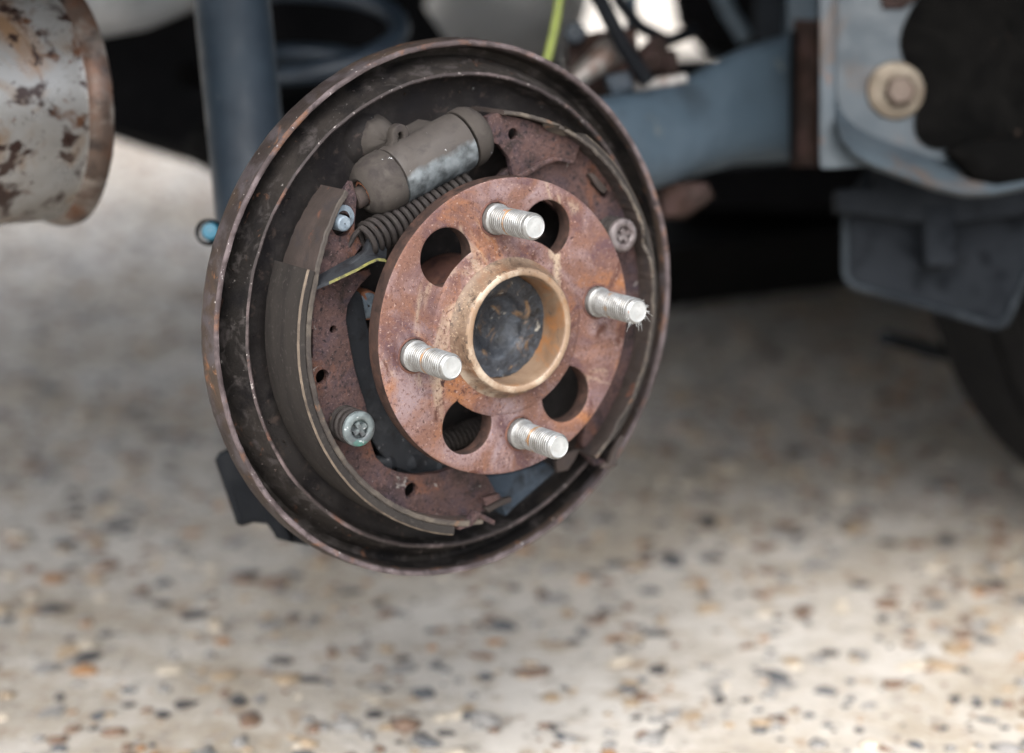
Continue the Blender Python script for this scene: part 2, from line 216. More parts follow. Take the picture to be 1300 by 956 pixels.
class MB:
    def __init__(s): s.v, s.f = [], []
    def add(s, vs, fs):
        b = len(s.v); s.v += [Vector(v) for v in vs]; s.f += [tuple(i + b for i in f) for f in fs]; return s
    def grid(s, rows, closed_u=False, closed_v=False, cap0=False, cap1=False):
        n = len(rows[0]); m = len(rows); vs = [v for r in rows for v in r]; fs = []
        for i in range(m if closed_v else m - 1):
            for j in range(n if closed_u else n - 1):
                fs.append((i * n + j, i * n + (j + 1) % n, (i + 1) % m * n + (j + 1) % n, (i + 1) % m * n + j))
        if cap0: fs.append(tuple(range(n))[::-1])
        if cap1: fs.append(tuple((m - 1) * n + j for j in range(n)))
        return s.add(vs, fs)
    def lathe(s, prof, c=None, ax=Vector((0, 1, 0)), n=96, jit=0, seed=0, a0=0, a1=2 * math.pi):
        """prof: (radius, axial) pairs in metres round axis ax through c"""
        c = c if c is not None else HUB; ax = ax.normalized()
        e = Vector((1, 0, 0)) if abs(ax.x) < .9 else Vector((0, 0, 1)); e = (e - ax * e.dot(ax)).normalized(); g = e.cross(ax)
        full = abs(a1 - a0 - 2 * math.pi) < 1e-6; rows = []
        for r, y in prof:
            row = []
            for j in range(n if full else n + 1):
                t = a0 + (a1 - a0) * j / n; d = e * math.cos(t) + g * math.sin(t)
                k = 1
                if jit and r > .001:
                    k = 1 + jit / r * (noise.noise(d * 3 + Vector((seed, 0, y * 300))) + .6 * noise.noise(d * 14 + Vector((seed, 5, y * 300))) + .5 * noise.noise(d * 45 + Vector((seed, 9, y * 300))))
                row.append(c + d * (r * k) + ax * (y + (jit * .8 * noise.noise(d * 9 + Vector((seed + 7, r * 200, 0))) if jit else 0)))
            rows.append(row)
        return s.grid(rows, closed_u=full)
    def tube(s, pts, r, n=10, cap=True, closed=False):
        pts = [Vector(p) for p in pts]; m = len(pts); rad = r if isinstance(r, (list, tuple)) else [r] * m
        tg = [((pts[(i + 1) % m] if closed else pts[min(i + 1, m - 1)]) - (pts[i - 1] if closed else pts[max(i - 1, 0)])).normalized() for i in range(m)]
        u = tg[0].orthogonal().normalized(); rows = []
        for i in range(m):
            u = (u - tg[i] * u.dot(tg[i])).normalized(); w = tg[i].cross(u)
            rows.append([pts[i] + (u * math.cos(2 * math.pi * j / n) + w * math.sin(2 * math.pi * j / n)) * rad[i] for j in range(n)])
        return s.grid(rows, closed_u=True, closed_v=closed, cap0=cap and not closed, cap1=cap and not closed)
    def prism(s, poly, d, bev=0):
        """polygon (world points) pushed along d; bev shrinks both faces for a rounded edge"""
        poly = [Vector(p) for p in poly]; c = sum(poly, Vector()) / len(poly); d = Vector(d)
        if bev:
            q = []; n = len(poly); nn = d.normalized()
            for i in range(n):
                e0 = (poly[i] - poly[i - 1]).normalized(); e1 = (poly[(i + 1) % n] - poly[i]).normalized()
                a, b = nn.cross(e0), nn.cross(e1); mi = (a + b); mi = mi.normalized() if mi.length > 1e-6 else a
                k = bev / max(.4, mi.dot(a)); q.append(mi * k)
            area = sum(((poly[i] - c).cross(poly[(i + 1) % n] - c)).dot(nn) for i in range(n))
            sg = 1 if area > 0 else -1
            q = [v * sg for v in q]
            rows = [[p + v for p, v in zip(poly, q)], [p + v * .3 + nn * bev * .3 for p, v in zip(poly, q)], [p + nn * bev for p in poly], [p + d - nn * bev for p in poly], [p + v * .3 + d - nn * bev * .3 for p, v in zip(poly, q)], [p + v + d for p, v in zip(poly, q)]]
        else: rows = [poly, [p + d for p in poly]]
        return s.grid(rows, closed_u=True, cap0=True, cap1=True)
    def box(s, c, x, y, z):
        c = Vector(c); vs = [c + x * i + y * j + z * k for i in (-1, 1) for j in (-1, 1) for k in (-1, 1)]
        return s.add(vs, [(0, 1, 3, 2), (4, 6, 7, 5), (0, 4, 5, 1), (2, 3, 7, 6), (0, 2, 6, 4), (1, 5, 7, 3)])
    def mesh(s, me):
        mw = [v.co.copy() for v in me.vertices]
        return s.add(mw, [tuple(p.vertices) for p in me.polygons])
    def jitter(s, amp, sc, seed=0):
        s.v = [v + noise.noise_vector(v * sc + Vector((seed, seed, 0))) * amp for v in s.v]; return s
    def build(s, name, m, parent=None, origin=None, ang=35, fix=True):
        if origin is None: origin = org(parent)
        me = bpy.data.meshes.new(name); me.from_pydata([tuple(v - origin) for v in s.v], [], s.f)
        if fix:
            bm = bmesh.new(); bm.from_mesh(me); bmesh.ops.remove_doubles(bm, verts=bm.verts, dist=1e-7); bmesh.ops.recalc_face_normals(bm, faces=bm.faces); bm.to_mesh(me); bm.free()
        for p in me.polygons: p.use_smooth = True
        me.set_sharp_from_angle(angle=math.radians(ang))
        for q in (m if isinstance(m, (list, tuple)) else [m]): me.materials.append(q)
        o = bpy.data.objects.new(name, me); COL.objects.link(o)
        if parent: o.parent = parent
        else: o.location = origin
        return o
def org(o):
    while o is not None and o.parent is not None: o = o.parent
    return Vector(o.location) if o is not None else Vector((0, 0, 0))
def thing(name, loc, label, cat, group=None):
    o = bpy.data.objects.new(name, None); COL.objects.link(o); o.location = loc; o.empty_display_size = .05
    o['label'] = label; o['category'] = cat
    if group: o['group'] = group
    return o
def tag(o, **k):
    for a, b in k.items(): o[a] = b
    return o

def curve_plate(mb, outer, holes, y0, y1, bev=.5, res=None):
    """flat plate between depths y0..y1 (mm) with outline and holes given as (x, z) mm; rounded edges"""
    cu = bpy.data.curves.new('tmp', 'CURVE'); cu.dimensions = '2D'; cu.fill_mode = 'BOTH'
    cu.extrude = max(0.0001, (y1 - y0) / 2000 - bev / 1000); cu.bevel_depth = bev / 1000; cu.bevel_resolution = 2; cu.offset = -bev / 1000
    for loop in [outer] + list(holes):
        sp = cu.splines.new('POLY'); sp.points.add(len(loop) - 1); sp.use_cyclic_u = True
        for p, (x, z) in zip(sp.points, loop): p.co = (x / 1000, z / 1000, 0, 1)
    o = bpy.data.objects.new('tmp', cu); COL.objects.link(o)
    dg = bpy.context.evaluated_depsgraph_get(); me = bpy.data.meshes.new_from_object(o.evaluated_get(dg))
    b = len(mb.v); ym = (y0 + y1) / 2000
    mb.v += [HUB + Vector((v.co.x, ym - v.co.z, v.co.y)) for v in me.vertices]
    mb.f += [tuple(i + b for i in p.vertices) for p in me.polygons]
    bpy.data.objects.remove(o); bpy.data.curves.remove(cu); bpy.data.meshes.remove(me)
    return mb
def circ(cx, cz, r, n=40): return [(cx + r * math.cos(2 * math.pi * i / n), cz + r * math.sin(2 * math.pi * i / n)) for i in range(n)]
def arc(r, a0, a1, n=40): return [(r * math.cos(math.radians(a0 + (a1 - a0) * i / n)), r * math.sin(math.radians(a0 + (a1 - a0) * i / n))) for i in range(n + 1)]
def smooth(pts, it=2):
    for _ in range(it):
        q = []
        for i in range(len(pts)):
            a, b = pts[i], pts[(i + 1) % len(pts)]
            q += [(a[0] * .75 + b[0] * .25, a[1] * .75 + b[1] * .25), (a[0] * .25 + b[0] * .75, a[1] * .25 + b[1] * .75)]
        pts = q
    return pts
def band(mb, r0, r1, a0, a1, yf, yb, n=90, ch=.4, jit=.12, seed=0):
    """curved strip of rectangular section between radii r0 < r1 (mm), angles in degrees; yf(a), yb(a) front and back depth"""
    rows = []
    for i in range(n + 1):
        a = a0 + (a1 - a0) * i / n; t = math.radians(a); c, s_ = math.cos(t), math.sin(t)
        f = yf(i / n) if callable(yf) else yf; k = yb(i / n) if callable(yb) else yb
        j = jit * noise.noise(Vector((a * .35, seed, 0))) + jit * .6 * noise.noise(Vector((a * 1.3, seed, 3)))
        sec = [(r0, f + ch), (r0 + ch, f), (r1 - ch, f), (r1, f + ch), (r1, k - ch), (r1 - ch, k), (r0 + ch, k), (r0, k - ch)]
        rows.append([L((r + j) * c, y + j, (r + j) * s_) for r, y in sec])
    return mb.grid(rows, closed_u=True, cap0=True, cap1=True)
def helix(c, ax, r, wire, turns, length, n=22, ph=0, ends=True):
    ax = ax.normalized(); u = ax.orthogonal().normalized(); w = ax.cross(u); m = int(turns * n)
    return [c + ax * (length * i / m) + (u * math.cos(2 * math.pi * i / n + ph) + w * math.sin(2 * math.pi * i / n + ph)) * r for i in range(m + 1)]

# ------------------------------------------------------------------ setting: ground
random.seed(7)
g = MB()
S = 150
xs = [-S, -40, -12, -5, -2.5, -1, 0, 1, 2.5, 5, 12, 40, S]
g.grid([[Vector((x, y, 0)) for x in xs] for y in xs])
ground = g.build('ground', MT['ground'], origin=Vector((0, 0, 0)))
tag(ground, kind='structure', label='pale concrete ground with exposed stone aggregate')

def pebble_mesh(seed):
    bm = bmesh.new(); bmesh.ops.create_icosphere(bm, subdivisions=1, radius=1)
    me = bpy.data.meshes.new('pebble'); rnd = random.Random(seed)
    for v in bm.verts: v.co *= rnd.uniform(.55, 1.25)
    bm.to_mesh(me); bm.free()
    for p in me.polygons: p.use_smooth = True
    return me
pm = []
for s_ in range(6):
    for k, m in enumerate(PEB):
        me = pebble_mesh(s_ * 10 + k); me.materials.append(m); pm.append((me, k))
cand = []
for i in range(62000):
    d = math.sqrt(random.uniform(.5 ** 2, 5.0 ** 2)); lat = random.uniform(-.80, .80) * d
    p = Vector((CAM.x, CAM.y, 0)) + FH * d + RIGHT * lat
    size = min(.0115, max(.0018, random.lognormvariate(math.log(.0044), .50)))
    inview = abs(lat) < .235 * d and d > 1.12
    cand.append(((size / d) * (1 if inview else .0), p, size, d))
cand.sort(key=lambda c: -c[0])
bykind = {k: [me for me, kk in pm if kk == k] for k in range(len(PEB))}
for i, (w, p, size, d) in enumerate(cand[:300]):
    k = random.choices(range(len(PEB)), PW)[0]; me = random.choice(bykind[k])
    o = bpy.data.objects.new('pebble', me); COL.objects.link(o); o.parent = ground
    o.location = (p.x, p.y, 0.0006); e = random.uniform(.7, 1.3)
    o.scale = (size * e, size / e, size * random.uniform(.22, .4)); o.rotation_euler = (0, 0, random.uniform(0, 6.28))
vs_, fs_, ks_ = [], [], []
tmpl = [([v.co.copy() for v in me.vertices], [tuple(q.vertices) for q in me.polygons]) for me in bykind[0]]
for (w, p, size, d) in cand[300:]:
    tv, tf = random.choice(tmpl); k = random.choices(range(len(PEB)), PW)[0]; b = len(vs_)
    e = random.uniform(.7, 1.3); a = random.uniform(0, 6.28); ca, sa = math.cos(a), math.sin(a); hz = size * random.uniform(.22, .4)
    for v in tv:
        x, y = v.x * size * e, v.y * size / e
        vs_.append((p.x + x * ca - y * sa, p.y + x * sa + y * ca, .0005 + v.z * hz))
    fs_ += [tuple(i + b for i in f) for f in tf]; ks_ += [k] * len(tf)
me = bpy.data.meshes.new('gravel_aggregate'); me.from_pydata(vs_, [], fs_)
for m in PEB: me.materials.append(m)
me.polygons.foreach_set('material_index', ks_); me.polygons.foreach_set('use_smooth', [True] * len(fs_))
ga = bpy.data.objects.new('gravel_aggregate', me); COL.objects.link(ga); ga.parent = ground; ga['kind'] = 'stuff'

# ------------------------------------------------------------------ car body above the wheel (its floor and wheel arch shade the scene)
cb = thing('car_body', Vector((.6, .7, 0)), 'body shell of the car whose dark floor hangs over the brake', 'car body')
X0, X1, YN, YF, ZF, ZS = -.72, 3.2, -.10, 1.62, .64, .56
m_ = MB(); m_.box(Vector(((X0 + X1) / 2, (YN + YF) / 2, ZF + .02)), Vector(((X1 - X0) / 2 - .03, 0, 0)), Vector((0, (YF - YN) / 2 - .06, 0)), Vector((0, 0, .02)))
m_.build('floor_pan', MT['under'], cb)
m_ = MB(); pq = [(.44, .52), (1.02, 1.56), (2.6, 1.56), (2.6, .52)]
pb = [(.58, .72), (1.08, 1.54), (2.58, 1.54), (2.58, .72)]
m_.grid([[Vector((x, y, z)) for (x, y), z in zip(pb, (.085, .05, .05, .06))], [Vector((x, y, z)) for (x, y), z in zip(pq, (.18, .17, .22, .19))]], closed_u=True, cap0=True, cap1=True)
m_.build('shade_slab', MT['under'], cb)  # dark slab added low under the car to deepen the ground shade
m_ = MB(); m_.prism([Vector((.42, y, z)) for y, z in [(-.105, .60), (-.115, .30), (-.09, .22), (-.04, .205), (-.022, .25), (-.02, .60)]], Vector((1.6, 0, 0)), .01)
m_.build('shading_sill', MT['body'], cb)  # near rocker, out of view, added to keep sun off the ground
m_ = MB(); m_.prism([Vector((1.15, y, z)) for y, z in [(1.57, .23), (1.57, .11), (1.59, .08), (1.66, .09), (1.68, .14), (1.67, .23)]], Vector((1.4, 0, 0)), .01)
m_.build('shading_sill', MT['under'], cb)  # hidden partial far sill, added to block light on the ground
def side(y, th, name):
    AR = .36; pts = [(X0, ZS + .05), (X0, 1.0), (X0 + .15, 1.12), (X0 + .55, 1.62), (X0 + 2.1, 1.62), (X0 + 2.75, 1.15), (X1 - .1, 1.02), (X1, .85), (X1, ZS + .05)]
    fz = HZ + .06
    for cx in (2.42, 0.0):
        pts += [(cx + AR * math.cos(t), fz + AR * math.sin(t)) for t in [math.asin((ZS - fz) / AR) + (math.pi - 2 * math.asin((ZS - fz) / AR)) * i / 20 for i in range(21)]]
    m_ = MB(); m_.prism([Vector((x, y, z)) for x, z in pts], Vector((0, th, 0))); return m_.build(name, MT['body'], cb)
side(YN, .03, 'side_panel'); side(YF - .03, .03, 'side_panel')
m_ = MB(); m_.grid([[Vector((x, y, z)) for x, z in [(X0, ZS + .05), (X0, 1.0), (X0 + .15, 1.12), (X0 + .55, 1.615), (X0 + 2.1, 1.615), (X0 + 2.75, 1.15), (X1 - .1, 1.02), (X1, .85), (X1, ZS + .05)]] for y in (YN + .03, YF - .03)])
m_.build('roof_shell', MT['body'], cb)
# inner wheel housing, dark
m_ = MB(); rows = []
for i in range(21):
    t = .74 + (math.pi - 1.48) * i / 20; rows.append([Vector((.36 * math.cos(t), y, HZ + .06 + .36 * math.sin(t))) for y in (-.068, .26)])
m_.grid(rows); m_.build('wheel_housing', MT['under'], cb)

# ------------------------------------------------------------------ drum brake
br = thing('drum_brake', HUB, 'opened rusty drum brake with two shoes on a round dark backing plate', 'drum brake')
pl = MB()
# (radius, depth) mm: centre floor -> ridge -> groove -> lip -> back
P = [(22, 52), (70, 51), (86, 50.2), (100, 50.2), (105.5, 49.6), (107.6, 47.5), (108.4, 42), (109.0, 39.2), (109.7, 38.6), (110.8, 39.0), (112.0, 41), (114.2, 46), (116.2, 50.4), (117.6, 54.6)]
P2 = [(117.6, 54.6), (119.4, 55.6), (121.0, 54.6), (121.6, 50.5), (121.8, 45), (122.2, 41.1)]
P3 = [(122.2, 41.1), (122.8, 40.2), (123.8, 39.9), (124.5, 40.1), (124.95, 40.8)]
P4 = [(124.95, 40.8), (125.3, 43.5), (125.8, 50.2), (125.2, 52.4), (123, 55.0), (120, 57), (115, 56.4), (60, 56), (22, 56)]
mm = lambda q: [(a / 1000, b / 1000) for a, b in q]
MT['ridge'] = mat('ridge_edge', (.035, .028, .028), [((.13, .10, .10), 30, .50, .64, 10, .6), ((.12, .055, .035), 45, .58, .68, 8), ((.30, .27, .26), 500, .64, .71, 3)], rough=(.45, .8), bump=((400, .5, .0006),), spec=.25)
bp = pl.lathe(mm(P + P2[1:] + P3[1:] + P4[1:]), n=420, jit=.00034, seed=3).build('backing_plate', [MT['plate'], MT['floor'], MT['rim_edge'], MT['lip'], MT['ridge']], br, ang=40)
for p in bp.data.polygons:
    c = p.center; r = math.hypot(c.x, c.z) * 1000; y = c.y * 1000
    if y < 53 and r < 107: p.material_index = 1
    elif r > 121.9 and y < 41.0: p.material_index = 2
    elif r > 121.9: p.material_index = 3
    elif 108.6 < r < 110.9 and y < 39.3: p.material_index = 4
# pressed bosses on the floor of the plate
for (px, py, r) in [(470, 178, 11), (505, 190, 9), (690, 560, 9), (455, 420, 9)]:
    p = at(px, py, 47); bs = MB()
    bs.lathe([(.0005, -.004), (r * .0006, -.0038), (r * .0009, -.002), (r * .00115, .002)], c=p + Vector((0, .002, 0)), n=28, jit=.0003)
    bs.build('boss', MT['floor'], bp)

rnd = random.Random(11); cr = MB()
for i in range(420):
    a = rnd.uniform(0, 2 * math.pi); low = rnd.random() < .45
    if low: a = rnd.gauss(-1.55, .55)
    rr, yy = rnd.choice([(119.3, 55.2), (113.2, 43.5), (115.2, 48.2), (104, 49.8), (101, 50.0), (103, 49.9)])
    p = L(rr * math.cos(a), yy, rr * math.sin(a)); s0 = .00025 + .0011 * rnd.random() ** 4
    u = [Vector((rnd.uniform(-1, 1), rnd.uniform(-1, 1), rnd.uniform(-1, 1))).normalized() * s0 * rnd.uniform(.6, 1.4) for _ in range(4)]
    cr.add([p + u[0], p + u[1], p + u[2], p - (u[0] + u[1] + u[2]) / 2, p + Vector((0, -s0, 0))], [(0, 1, 4), (1, 2, 4), (2, 3, 4), (3, 0, 4), (0, 1, 2), (0, 2, 3)])
tag(cr.build('dirt_crumbs', MT['lip'], bp, fix=False), kind='stuff')

def shoe(sgn):
    """sgn 1: the left shoe as traced; -1: the right shoe, its mirror about the line through the wheel cylinder"""
    A = (lambda a: a) if sgn > 0 else (lambda a: 216 - a)
    o = MB()
    if sgn > 0:
        inner = xz([(446, 230), (452, 252), (450, 275), (449, 291), (459, 311), (447, 327), (452, 345), (468, 341), (470, 348), (456, 362), (446, 376), (440, 388), (438, 405), (441, 424), (445, 448), (450, 470), (456, 492), (463, 512), (467, 535), (470, 562), (476, 580), (488, 592), (508, 600), (530, 603), (556, 600), (580, 592), (604, 590), (618, 605), (629, 626), (622, 633), (611, 633), (612, 641), (628, 645)], 26)
        outl = arc(93.0, -93, -222, 70)
        holes = [circ(*xz([(422, 418)], 26)[0], 1.7, 16), circ(*xz([(408, 478)], 26)[0], 3.2, 22), [(x, z) for x, z in xz([(388, 416), (396, 418), (396, 454), (388, 455)], 26)], circ(*xz([(521, 622)], 26)[0], 3.4, 22), circ(*xz([(433, 285)], 26)[0], 5.0, 24)]
        pts = inner + outl
    else:
        outl = arc(94.0, 70, -50, 70)
        inner = xz([(770, 585), (752, 590), (742, 578), (736, 560), (742, 530), (752, 500), (762, 470), (768, 430), (768, 395), (762, 360), (752, 330), (742, 305), (725, 285), (700, 262), (668, 240), (640, 235), (625, 232), (640, 215), (668, 205), (690, 205), (700, 195)], 27)
        hk = xz([(746, 232), (752, 224), (770, 243), (764, 252)], 27)
        holes = [hk]; pts = outl + inner
    curve_plate(o, pts, holes, 25, 29.5, .5)
    o.jitter(.00012, 400)
    s_ = o.build('brake_shoe', MT['web'], br, ang=40)
    t = MB()
    if sgn > 0: band(t, 92.0, 94.6, 268, 137, lambda u: 14.3 + (0 if u < .80 else (u - .80) / .2 * 8.5) + (1.2 if u < .04 else 0) + .45 * noise.noise(Vector((u * 30, 1, 4))) + .3 * noise.noise(Vector((u * 100, 2, 4))), lambda u: 44.5, n=200, ch=.5, jit=.25, seed=2)
    else: band(t, 93.3, 95.2, -50, 84, lambda u: 14.3 + (0 if u < .86 else (u - .86) / .14 * 3) + 3.2 * math.exp(-((u - .50) / .018) ** 2) + 1.4 * math.exp(-((u - .10) / .02) ** 2) + .9 * noise.noise(Vector((u * 28, 3, 1))) + .5 * noise.noise(Vector((u * 90, 8, 1))), lambda u: 44, n=220, ch=.5, jit=.5, seed=5)
    tb = t.build('shoe_table', [MT['table'], MT['table_edge']], s_, ang=40)
    for p in tb.data.polygons:
        if p.normal.y < -.5: p.material_index = 1
    if sgn > 0:
        l_ = band(MB(), 94.7, 98.9, 258, 160.3, 14.0, 44.4, n=110, ch=.8, jit=.12, seed=4)
    else:
        l_ = band(MB(), 95.3, 98.2, -42, 56, 16.5, 44.4, n=110, ch=.45, jit=.1, seed=8)
    ln = l_.build('lining', [MT['lining'], MT['lining_edge']], s_, ang=30)
    for p in ln.data.polygons:
        c = p.center; rad = Vector((c.x, 0, c.z)).normalized()
        if -.92 < p.normal.y < -.4 and p.normal.dot(rad) > .3: p.material_index = 1
    return s_
left, right = shoe(1), shoe(-1)
# bent tab and end lug of the left table
tb = MB(); q = xz([(578, 668), (594, 660), (603, 649), (607, 650), (626, 660), (625, 666), (605, 657), (596, 667), (580, 672)], 17)
tb.prism([L(x, 15, z) for x, z in q], Vector((0, .005, 0)), .0004); tb.build('table_tab', MT['web'], left)
tb = MB(); q = xz([(612, 632), (632, 626), (636, 632), (616, 642)], 20); tb.prism([L(x, 19, z) for x, z in q], Vector((0, .003, 0)), .0004); tb.build('web_hook', MT['web'], left)
# second plate riveted over the top end of the right shoe, with a bent lower edge
up = MB(); q = xz([(617, 148), (628, 143), (668, 152), (700, 164), (736, 183), (728, 206), (708, 200), (688, 204), (668, 216), (650, 224), (645, 200), (632, 184), (620, 178)], 22)
curve_plate(up, q, [circ(*xz([(650, 170)], 22)[0], 2.6, 18)], 21, 24.4, .5); up.jitter(.0001, 400); ue = up.build('end_plate', MT['web'], right, ang=40)
lipm = MB(); q = xz([(640, 230), (655, 222), (672, 212), (688, 203), (704, 198), (726, 203), (728, 208), (706, 204), (690, 209), (674, 219), (656, 229), (644, 236)], 21)
lipm.prism([L(x, 19.5, z) for x, z in q], Vector((0, .006, 0)), .0005); lipm.build('bent_edge', MT['web'], right)
# folded ear of the right table
ear = MB(); a = [at(690, 157, 14.5), at(718, 160, 14.3), at(733, 171, 15), at(716, 170, 22), at(706, 174, 24), at(697, 165, 20)]
ear.prism(a, Vector((.0004, .0012, -.001))); ear.build('folded_ear', MT['table_edge'], right)
for q, y0 in (([(789, 553), (795, 556), (784, 574), (782, 590), (774, 597), (763, 594), (766, 589), (774, 588), (777, 574)], 18), ([(706, 585), (722, 574), (736, 570), (730, 584), (722, 597), (708, 600)], 21)):
    tb = MB(); tb.prism([L(x, y0, z) for x, z in xz(q, y0)], Vector((0, .0028, 0)), .0005); tb.jitter(.0005, 300); tb.build('table_tab', MT['table'], right)
hk = MB(); q = xz([(748, 222), (754, 220), (772, 240), (767, 246), (760, 240)], 22); hk.prism([L(x, 22, z) for x, z in q], Vector((0, .004, 0)), .0004); hk.build('web_hook', MT['table'], right)

# wheel cylinder
ca = L(*[*xz([(496, 226)], 29)[0][:1], 29, xz([(496, 226)], 29)[0][1]]); cbp = L(xz([(586, 178)], 29)[0][0], 29, xz([(586, 178)], 29)[0][1])
AX = (cbp - ca).normalized(); CL = (cbp - ca).length
dn = Vector((AX.z, 0, -AX.x))                 # across the cylinder, downwards
lower_clean(MT['cyl_body'], (.105, .118, .126), tuple((dn * .45 + Vector((0, -.85, 0)))), (ca - HUB).dot(dn * .45 + Vector((0, -.85, 0))) + .0118)
w = MB(); R_ = .0136
w.lathe([(.001, .0005), (R_ - .0014, .0006), (R_ - .0003, .0010), (R_, .0022)] + [(R_, .0022 + (CL - .0044) * i / 8) for i in range(1, 9)] + [(R_ - .0003, CL - .001), (R_ - .0014, CL - .0006), (.001, CL - .0005)], c=ca, ax=AX, n=72, jit=.00008)
w.box((ca + cbp) / 2 + Vector((0, .012, 0)), AX * .014, Vector((0, .009, 0)), dn * .011)
wc = w.build('wheel_cylinder', MT['cyl_body'], br, ang=40)
for c0, d, nm in ((ca, -AX, .0165), (cbp, AX, .0115)):
    b = MB(); R2 = .0138
    b.lathe([(R2 - .0016, .0002), (R2 - .0002, .0002), (R2 + .0002, .0010), (R2 + .0001, nm * .45), (R2 - .0012, nm * .72), (R2 - .0038, nm * .92), (R2 - .0065, nm), (.0062, nm * .98), (.0056, nm * .90), (.0010, nm * .90)], c=c0, ax=d, n=64, jit=.00015, seed=nm * 100)
    b.build('dust_boot', MT['cyl'], wc, ang=40)
pp = MB(); e0 = ca - AX * .0140
pp.lathe([(.0005, .0065), (.0038, .0065), (.0046, .0058), (.0046, 0), (.002, 0)], c=e0 + dn * .001, ax=-AX, n=28, jit=.0002); pp.build('piston_pin', MT['table'], wc)
rs = MB(); rs.lathe([(.0052, .0), (.0060, .0006), (.0052, .0018), (.0044, .002)], c=e0 + AX * .0004, ax=-AX, n=28, jit=.0004); rs.build('rust_ring', MT['orange'], wc)
pp = MB(); e1 = cbp + AX * .0100
pp.lathe([(.0005, .005), (.0050, .005), (.0056, .004), (.0056, 0)], c=e1, ax=AX, n=28); pp.build('piston_pin', MT['web'], wc)
# casting behind the cylinder with the bleed lug
cs = MB(); mid = (ca + cbp) / 2
for off, r, h in ((-.011, .0098, -.007),):
    p = mid + AX * off - dn * .0125 + Vector((0, .011 - h, 0))
    cs.lathe([(.0005, -.0085), (r * .35, -.0080), (r * .65, -.0062), (r * .85, -.0035), (r * 1.05, .001), (r * 1.25, .006), (r * 1.5, .0105)], c=p, n=36, jit=.0007, seed=off * 1000)
cs.build('casting', MT['cyl'], wc, ang=70)
lg = MB(); p0 = xz([(506, 172)], 30)[0]
loop = [(p0[0] + 4.6 * math.cos(t), p0[1] + 5.2 * math.sin(t)) for t in [math.radians(a) for a in range(-20, 201, 20)]] + [(p0[0] - 8, p0[1] - 9), (p0[0] + 9, p0[1] - 9)]
curve_plate(lg, loop, [[(p0[0] + 1.5 * math.cos(t), p0[1] - .8 + 2.4 * math.sin(t)) for t in [i * .4488 for i in range(14)]]], 28, 33, .8); lg.build('bleed_lug', MT['cyl'], wc, ang=50)

# return spring under the cylinder
p0, p1 = at(462, 306, 23), at(566, 250, 25); d = p1 - p0
sp = MB(); hx = helix(p0, d, .0068, .0013, 17, d.length * 1.30, ph=1.0)
sp.tube(hx, .00134, n=8); sp.build('return_spring', MT['spring'], br)
hkm = MB(); hkm.tube([p0 + Vector((-.001, 0, .006)), p0 + Vector((-.004, .001, .003)), p0 + Vector((-.006, .003, -.002)), p0 + Vector((-.010, .005, -.004))], .00128, n=8); hkm.build('spring_hook', MT['spring'], br)
# bent lever with a yellow-painted edge
lv = xz([(393, 371), (406, 367), (420, 360), (436, 351), (452, 342), (466, 334), (478, 329), (487, 330), (493, 336)], 12)
rows = []
for i, (x, z) in enumerate(lv):
    k = i / (len(lv) - 1); dep = 10 + 8 * math.sin(min(1, k * 1.3) * math.pi * .5); y0 = 16 - 5 * min(1, k * 2)
    rows.append([L(x, y0, z - .65), L(x, y0, z + .65), L(x - .5, y0 + dep, z + 1.0), L(x - .5, y0 + dep, z - .3)])
lm = MB().grid(rows, closed_u=True, cap0=True, cap1=True); lvo = lm.build('adjuster_lever', [MT['dark'], MT['yellow']], br, ang=40)
for i, p in enumerate(lvo.data.polygons):
    if p.normal.y < -.7 and p.center.x > -.081: p.material_index = 1
# hook plate the spring pulls on
q = xz([(432, 344), (440, 336), (462, 318), (468, 304), (480, 302), (489, 316), (488, 328), (470, 332), (440, 349)], 20); lq = MB(); lq.prism([L(x, 18, z) for x, z in q], Vector((0, .004, 0)), .0006); lq.jitter(.0004, 300); lq.build('lever_plate', MT['dark'], br)
# blue-grey pivot pin
pp = MB(); c = at(433, 283, 22); pp.lathe([(.0003, -.0034), (.0026, -.0034), (.0033, -.0028), (.0035, -.0015), (.0035, .006)], c=c, n=28, jit=.0001); pp.build('pivot_pin', MT['pin'], br)
pp = MB(); c = at(436, 276, 24.5); pp.lathe([(.0030, -.0002), (.0052, -.0004), (.0055, 0), (.0052, .0006)], c=c, n=28, jit=.0002); pp.build('pin_washer', MT['pin'], br)
# parking brake lever behind the left shoe
q = xz([(436, 372), (452, 366), (459, 380), (462, 405), (469, 432), (480, 460), (494, 490), (512, 525), (540, 560), (590, 585), (590, 606), (545, 606), (505, 596), (478, 575), (460, 535), (446, 490), (436, 440), (432, 405)], 35)
lq = MB(); curve_plate(lq, smooth(q, 2), [], 33, 37, .6); lq.jitter(.0003, 200); lq.build('parking_lever', MT['dark'], br, ang=40)
gk = MB()
for a, b, r in (((470, 590), (510, 575), .005), ((505, 590), (535, 572), .0055), ((540, 592), (572, 580), .005)):
    gk.tube([at(*a, 40), at((a[0] + b[0]) / 2, (a[1] + b[1]) / 2 + 4, 36), at(*b, 40)], [r * .8, r, r * .8], n=14)
gk.jitter(.0012, 150); gk.build('cable_sleeve', MT['dark'], br)
# adjuster strut end
st = MB(); c = at(467, 388, 36); st.lathe([(.0058, .0), (.0066, .0005), (.0070, .003), (.0070, .012)], c=c, n=32, jit=.0002); st.lathe([(.0005, -.0008), (.0030, -.001), (.0058, .0002)], c=c, n=24, jit=.0005); so_ = st.build('strut_end', [MT['orange'], MT['pin']], br)
for p in so_.data.polygons:
    if abs(p.normal.y) > .6 and math.hypot(p.center.x - c.x, p.center.z + HZ - c.z) < .0045: p.material_index = 1
